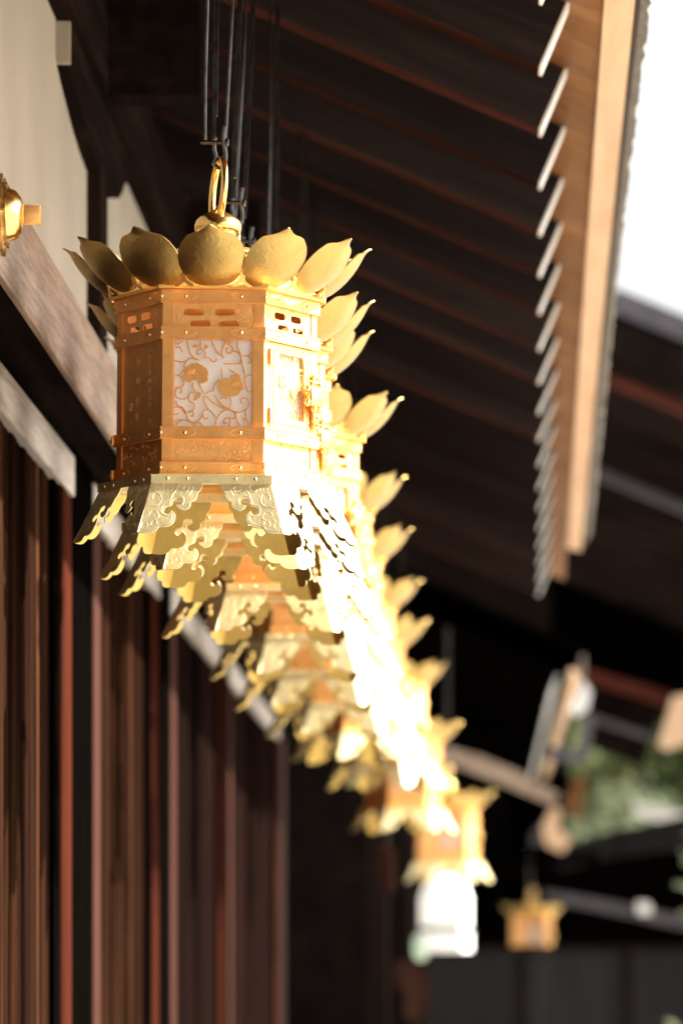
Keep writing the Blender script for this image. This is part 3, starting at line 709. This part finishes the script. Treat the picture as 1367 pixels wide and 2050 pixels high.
# pale bargeboard crossing the dark
me = MB().prism(poly([(880, 1492), (960, 1512), (1040, 1545), (1118, 1588), (1108, 1612), (1030, 1580), (955, 1548), (880, 1520)], 23), 23, 23.12).mesh('bargeboard')
tag(obj('bargeboard', me, None, M['beam']), 'pale brown curved bargeboard slanting down across the dark, behind the row', 'board')
q2 = thing('gate_roof', 'low dark gate roof with a bluish white ridge at the right edge', 'roof', (1.5, 38, .6))
def gpart(nm, pts, D, th, mat):
    me = MB().prism(poly(pts, D), D, D+th).mesh(nm); me.transform(Matrix.Translation((-1.5, -38, -.6))); return obj(nm, me, q2, mat)
gpart('roof_slope', [(1085, 1715), (1130, 1690), (1230, 1662), (1430, 1620), (1430, 1690), (1240, 1712), (1130, 1740)], 38, 4, M['darkpanel'])
gpart('ridge', [(1268, 1604), (1430, 1640), (1430, 1668), (1268, 1628)], 46, .4, M['whitecap'])
gpart('under_roof', [(1085, 1716), (1130, 1741), (1240, 1713), (1430, 1691), (1430, 1850), (1300, 1835), (1100, 1780), (1000, 1740)], 38.5, 2, M['void'])
gpart('lower_beam', [(1090, 1782), (1230, 1806), (1430, 1850), (1430, 1872), (1230, 1828), (1090, 1800)], 37.5, .3, M['greyroof'])
gpart('beam_end', [(1275, 1806), (1300, 1808), (1302, 1830), (1277, 1828)], 37.3, .15, M['whitecap'])
gpart('boarded_front', [(700, 1760), (1600, 1850), (1600, 2400), (700, 2400)], 40.6, .2, M['void'])
gpart('verge_board', [(1136, 1625), (1146, 1565), (1170, 1548), (1172, 1570), (1158, 1640)], 37.2, .3, M['soffit'])
gpart('board_end', [(1062, 1672), (1078, 1650), (1100, 1672), (1095, 1688), (1064, 1688)], 36.9, .2, M['greyroof'])
gpart('corner_board', [(1085, 1652), (1105, 1614), (1122, 1622), (1116, 1656), (1142, 1680), (1126, 1706), (1092, 1690)], 36.6, .3, M['fascia'])
# boarded fence
fe = thing('board_fence', 'charcoal board fence across the lower right', 'fence', (3, 28, GZ))
x = -.25; k = 0
while x < 7:
    w_ = .62
    mb = MB().box(x-3, x+w_-.05-3, -.03+.006*(k % 2), .03, .02, 1.64); obj('board', mb.mesh('board'), fe, M['darkpanel'])
    mb = MB().box(x+w_-.05-3, x+w_-3, -.05, .04, 0, 1.64); obj('post', mb.mesh('post'), fe, M['dark']); x += w_; k += 1
obj('top_rail', MB().box(-3.3, 4.1, -.07, .05, 1.641, 1.67).mesh('top_rail'), fe, M['dark'])
# pillars past the end of the row
for (xa, xb, D, mt, lab) in ((735, 775, 19.5, 'darkz', 'dark brown corridor pillar below the lowest skirt of the row'), (815, 862, 24, 'darkz', 'dark brown corridor pillar under the white paper lantern')):
    a, b_ = (xa-925)*D/9500, (xb-925)*D/9500
    tag(obj('pillar', MB().box(a, b_, D, D+.15, GZ, 1.0).mesh('pillar'), None, M[mt]), lab, 'pillar')
# white paper lantern
wl = thing('paper_lantern', 'white six-sided paper lantern with black hoops, glowing in the lower middle', 'lantern', (-.085, 23.5, .03))
o = MB().lathe([(.10, .0), (.165, .004), (.165, .12), (.158, .13), (.16, .30), (.13, .38), (.07, .425)], 6, rot=R(8))
obj('shade', o.mesh('shade'), wl, M['paper'])
h = MB(); h.lathe([(.166, .108), (.176, .110), (.176, .134), (.166, .136)], 6, rot=R(8)); h.lathe([(.03, .425), (.05, .426), (.05, .45), (.01, .46), (.006, 1.2)], 12)
obj('hoop', h.mesh('hoop'), wl, M['iron']); wl.scale = (.80, .80, .88)
obj('tassel', MB().lathe([(.01, .10), (.045, .08), (.05, .0), (.035, -.04), (.01, -.05)], 10, -.15, -.02).mesh('tassel', True), wl, plain('pale_green_paper', (.45, .58, .47), .8))
# hanging tags
tg = thing('hanging_tag', 'pinkish wooden tag hanging below the lowest skirt of the row', 'tag', (-.27, 17, .24))
obj('tablet', MB().box(-.028, .028, -.006, .006, 0, .15, bev=.002).mesh('tablet'), tg, M['stile_pale'])
obj('cord', MB().tube([(0, 0, .15), (.002, 0, .3)], .002, 6).mesh('cord'), tg, M['iron'])
cf = thing('pillar_fitting', 'small pale brown carved fitting on the pillar at the bottom edge', 'fitting', (-.25, 23.9, -.25))
mb = MB().prism(catmull([(-.09, .20), (-.02, .24), (.04, .19), (.07, .12), (.065, -.02), (-.01, -.06), (-.045, -.02), (-.03, .06), (-.07, .11)], 4, True), -.03, .03, 'Y')
obj('carving', mb.mesh('carving', True), cf, M['stile_pale'])

# ------------------------------------------------------------------ trees and shrub
def leafmat(name, c):
    m, nt, b = newmat(name); L = nt.links
    geo = nt.nodes.new('ShaderNodeNewGeometry')
    n1 = N(nt, 'ShaderNodeTexNoise', Scale=1.3, Detail=4.0); L.new(geo.outputs['Position'], n1.inputs['Vector'])
    rp = ramp(nt, [(.35, c[0]), (.5, c[1]), (.65, c[2])]); L.new(n1.outputs['Fac'], rp.inputs[0]); L.new(rp.outputs[0], b.inputs['Base Color'])
    b.inputs['Roughness'].default_value = .8; b.inputs['Specular IOR Level'].default_value = .1
    tr = N(nt, 'ShaderNodeBsdfTranslucent'); L.new(rp.outputs[0], tr.inputs['Color'])
    mix = N(nt, 'ShaderNodeMixShader'); mix.inputs[0].default_value = .35
    L.new(b.outputs[0], mix.inputs[1]); L.new(tr.outputs[0], mix.inputs[2]); L.new(mix.outputs[0], nt.nodes['Material Output'].inputs['Surface'])
    return m
def tree(name, label, cat, loc, h, rad, n, lm, leaf=.16, cz=None, seed=1, group=None):
    rn = random.Random(seed); t = thing(name, label, cat, loc, 0, group)
    cz = cz or h*.6
    mb = MB(); mb.tube([(0, 0, 0), (.1, 0, h*.3), (-.05, .1, h*.6), (0, 0, h*.85)], [rad*.07, rad*.055, rad*.04, rad*.015], 10)
    cl = []
    for k in range(14):
        a = rn.uniform(0, 6.28); rr = rad*rn.uniform(.35, .85); zz = cz + rn.uniform(-.45, .5)*h*.6
        p = Vector((rr*math.cos(a), rr*math.sin(a), zz)); cl.append((p, rad*rn.uniform(.3, .5)))
        s = Vector((0, 0, min(h*.8, max(h*.2, zz-rr*.5)))); mb.tube([s, (s+p)/2+Vector((0, 0, .1)), p], [rad*.03, rad*.02, rad*.006], 6)
    obj('trunk', mb.mesh('trunk', True), t, M['darkz'])
    vs, fs = [], []
    for i in range(n):
        c, r_ = rn.choice(cl)
        d = Vector((rn.gauss(0, 1), rn.gauss(0, 1), rn.gauss(0, .8))).normalized()*r_*rn.random()**.4
        p = c+d; a = Vector((rn.gauss(0, 1), rn.gauss(0, 1), rn.gauss(0, 1))).normalized(); b_ = a.orthogonal().normalized()
        s = leaf*rn.uniform(.6, 1.3); k = len(vs)
        vs += [tuple(p-a*s), tuple(p+b_*s*.5), tuple(p+a*s), tuple(p-b_*s*.5)]; fs.append((k, k+1, k+2, k+3))
    me = bpy.data.meshes.new('crown'); me.from_pydata(vs, [], fs); obj('crown', me, t, lm)
G1 = leafmat('sunlit_leaves', [(.06, .085, .04), (.10, .125, .05), (.17, .165, .055)])
G2 = leafmat('pale_leaves', [(.06, .08, .045), (.09, .11, .06), (.125, .13, .075)])
tree('maple_tree', 'sunlit green and yellow tree filling the gap between the roofs', 'tree', (2.8, 66, GZ), 6.2, 3.0, 16000, G1, .11, seed=4, group='trees behind the gate')
tree('maple_tree', 'greyer pale tree low in the gap, just left of the white ridge', 'tree', (1.9, 60, GZ), 3.6, 1.6, 8000, G2, .08, seed=5, group='trees behind the gate')
tree('maple_tree', 'yellowish tree rising at the right edge behind the gate roof', 'tree', (6.8, 72, GZ), 7.0, 3.6, 8000, G1, .15, seed=9, group='trees behind the gate')
tree('shrub', 'pale leafed shrub peeping in at the lower right edge', 'shrub', (1.62, 21.5, GZ), 2.2, .72, 900, G2, .045, cz=1.5, seed=6)

hb = MB(); nx, ny = 40, 14; gr = []
for j in range(ny+1):
    row = []
    for i in range(nx+1):
        x = -60 + 150*i/nx; y = 110 + 60*j/ny; z = GZ - .5 + 12*math.sin(min(1, j/10)*PI/2)*(.75+.25*math.sin(i*.7)) + random.uniform(-.4, .4)*(j > 0)
        row.append(hb.bm.verts.new((x, y, z)))
    gr.append(row)
for j in range(ny):
    for i in range(nx): hb.bm.faces.new((gr[j][i], gr[j][i+1], gr[j+1][i+1], gr[j+1][i]))
tag(obj('hill', hb.mesh('hill', True), None, plain('wooded_hillside', (.11, .14, .06), .9, .5, .5, .8)), kind='structure')

# ------------------------------------------------------------------ light, world, camera
EL, AZ = 41.0, -7.0        # sun from the right; AZ turns it towards the viewer's side
w = bpy.data.worlds.new('World'); sc.world = w; w.use_nodes = True
nt = w.node_tree; bg = nt.nodes['Background']
sky = nt.nodes.new('ShaderNodeTexSky'); sky.sky_type = 'NISHITA'; sky.sun_disc = False
sd = Vector((math.cos(R(EL))*math.cos(R(AZ)), -math.cos(R(EL))*math.sin(R(AZ)), math.sin(R(EL))))
sky.sun_elevation = R(EL); sky.sun_rotation = math.atan2(sd.x, sd.y)
sky.air_density = 1.0; sky.dust_density = 5.0
hs = nt.nodes.new('ShaderNodeHueSaturation'); hs.inputs['Saturation'].default_value = .06      # thin bright haze
nt.links.new(sky.outputs[0], hs.inputs['Color']); nt.links.new(hs.outputs[0], bg.inputs['Color']); bg.inputs['Strength'].default_value = .07
sun = bpy.data.lights.new('Sun', 'SUN'); sun.energy = 5.0; sun.angle = R(.6); sun.color = (1, .93, .82)
so = bpy.data.objects.new('Sun', sun); COL.objects.link(so); so.rotation_euler = sd.to_track_quat('Z', 'Y').to_euler()

cam = bpy.data.cameras.new('Camera'); co = bpy.data.objects.new('Camera', cam); COL.objects.link(co)
co.location = (0, 0, 0); co.rotation_euler = (PI/2, 0, 0)
cam.sensor_fit = 'VERTICAL'; cam.sensor_height = 36; cam.sensor_width = 24; cam.lens = 9500*36/2050
cam.shift_x = -242/2050*1.0; cam.shift_y = 892/2050
cam.clip_start = .1; cam.clip_end = 2000
cam.dof.use_dof = True; cam.dof.focus_distance = 6.10; cam.dof.aperture_fstop = 6.0; cam.dof.aperture_blades = 0
sc.camera = co
sc.view_settings.view_transform = 'Standard'; sc.view_settings.look = 'None'; sc.view_settings.gamma = 1
sc.view_settings.exposure = 2.45
sc.render.engine = 'CYCLES'
sc.cycles.use_denoising = True
sc.cycles.max_bounces = 8; sc.cycles.diffuse_bounces = 4; sc.cycles.glossy_bounces = 5; sc.cycles.transmission_bounces = 6
sc.cycles.caustics_reflective = True; sc.cycles.sample_clamp_indirect = 8
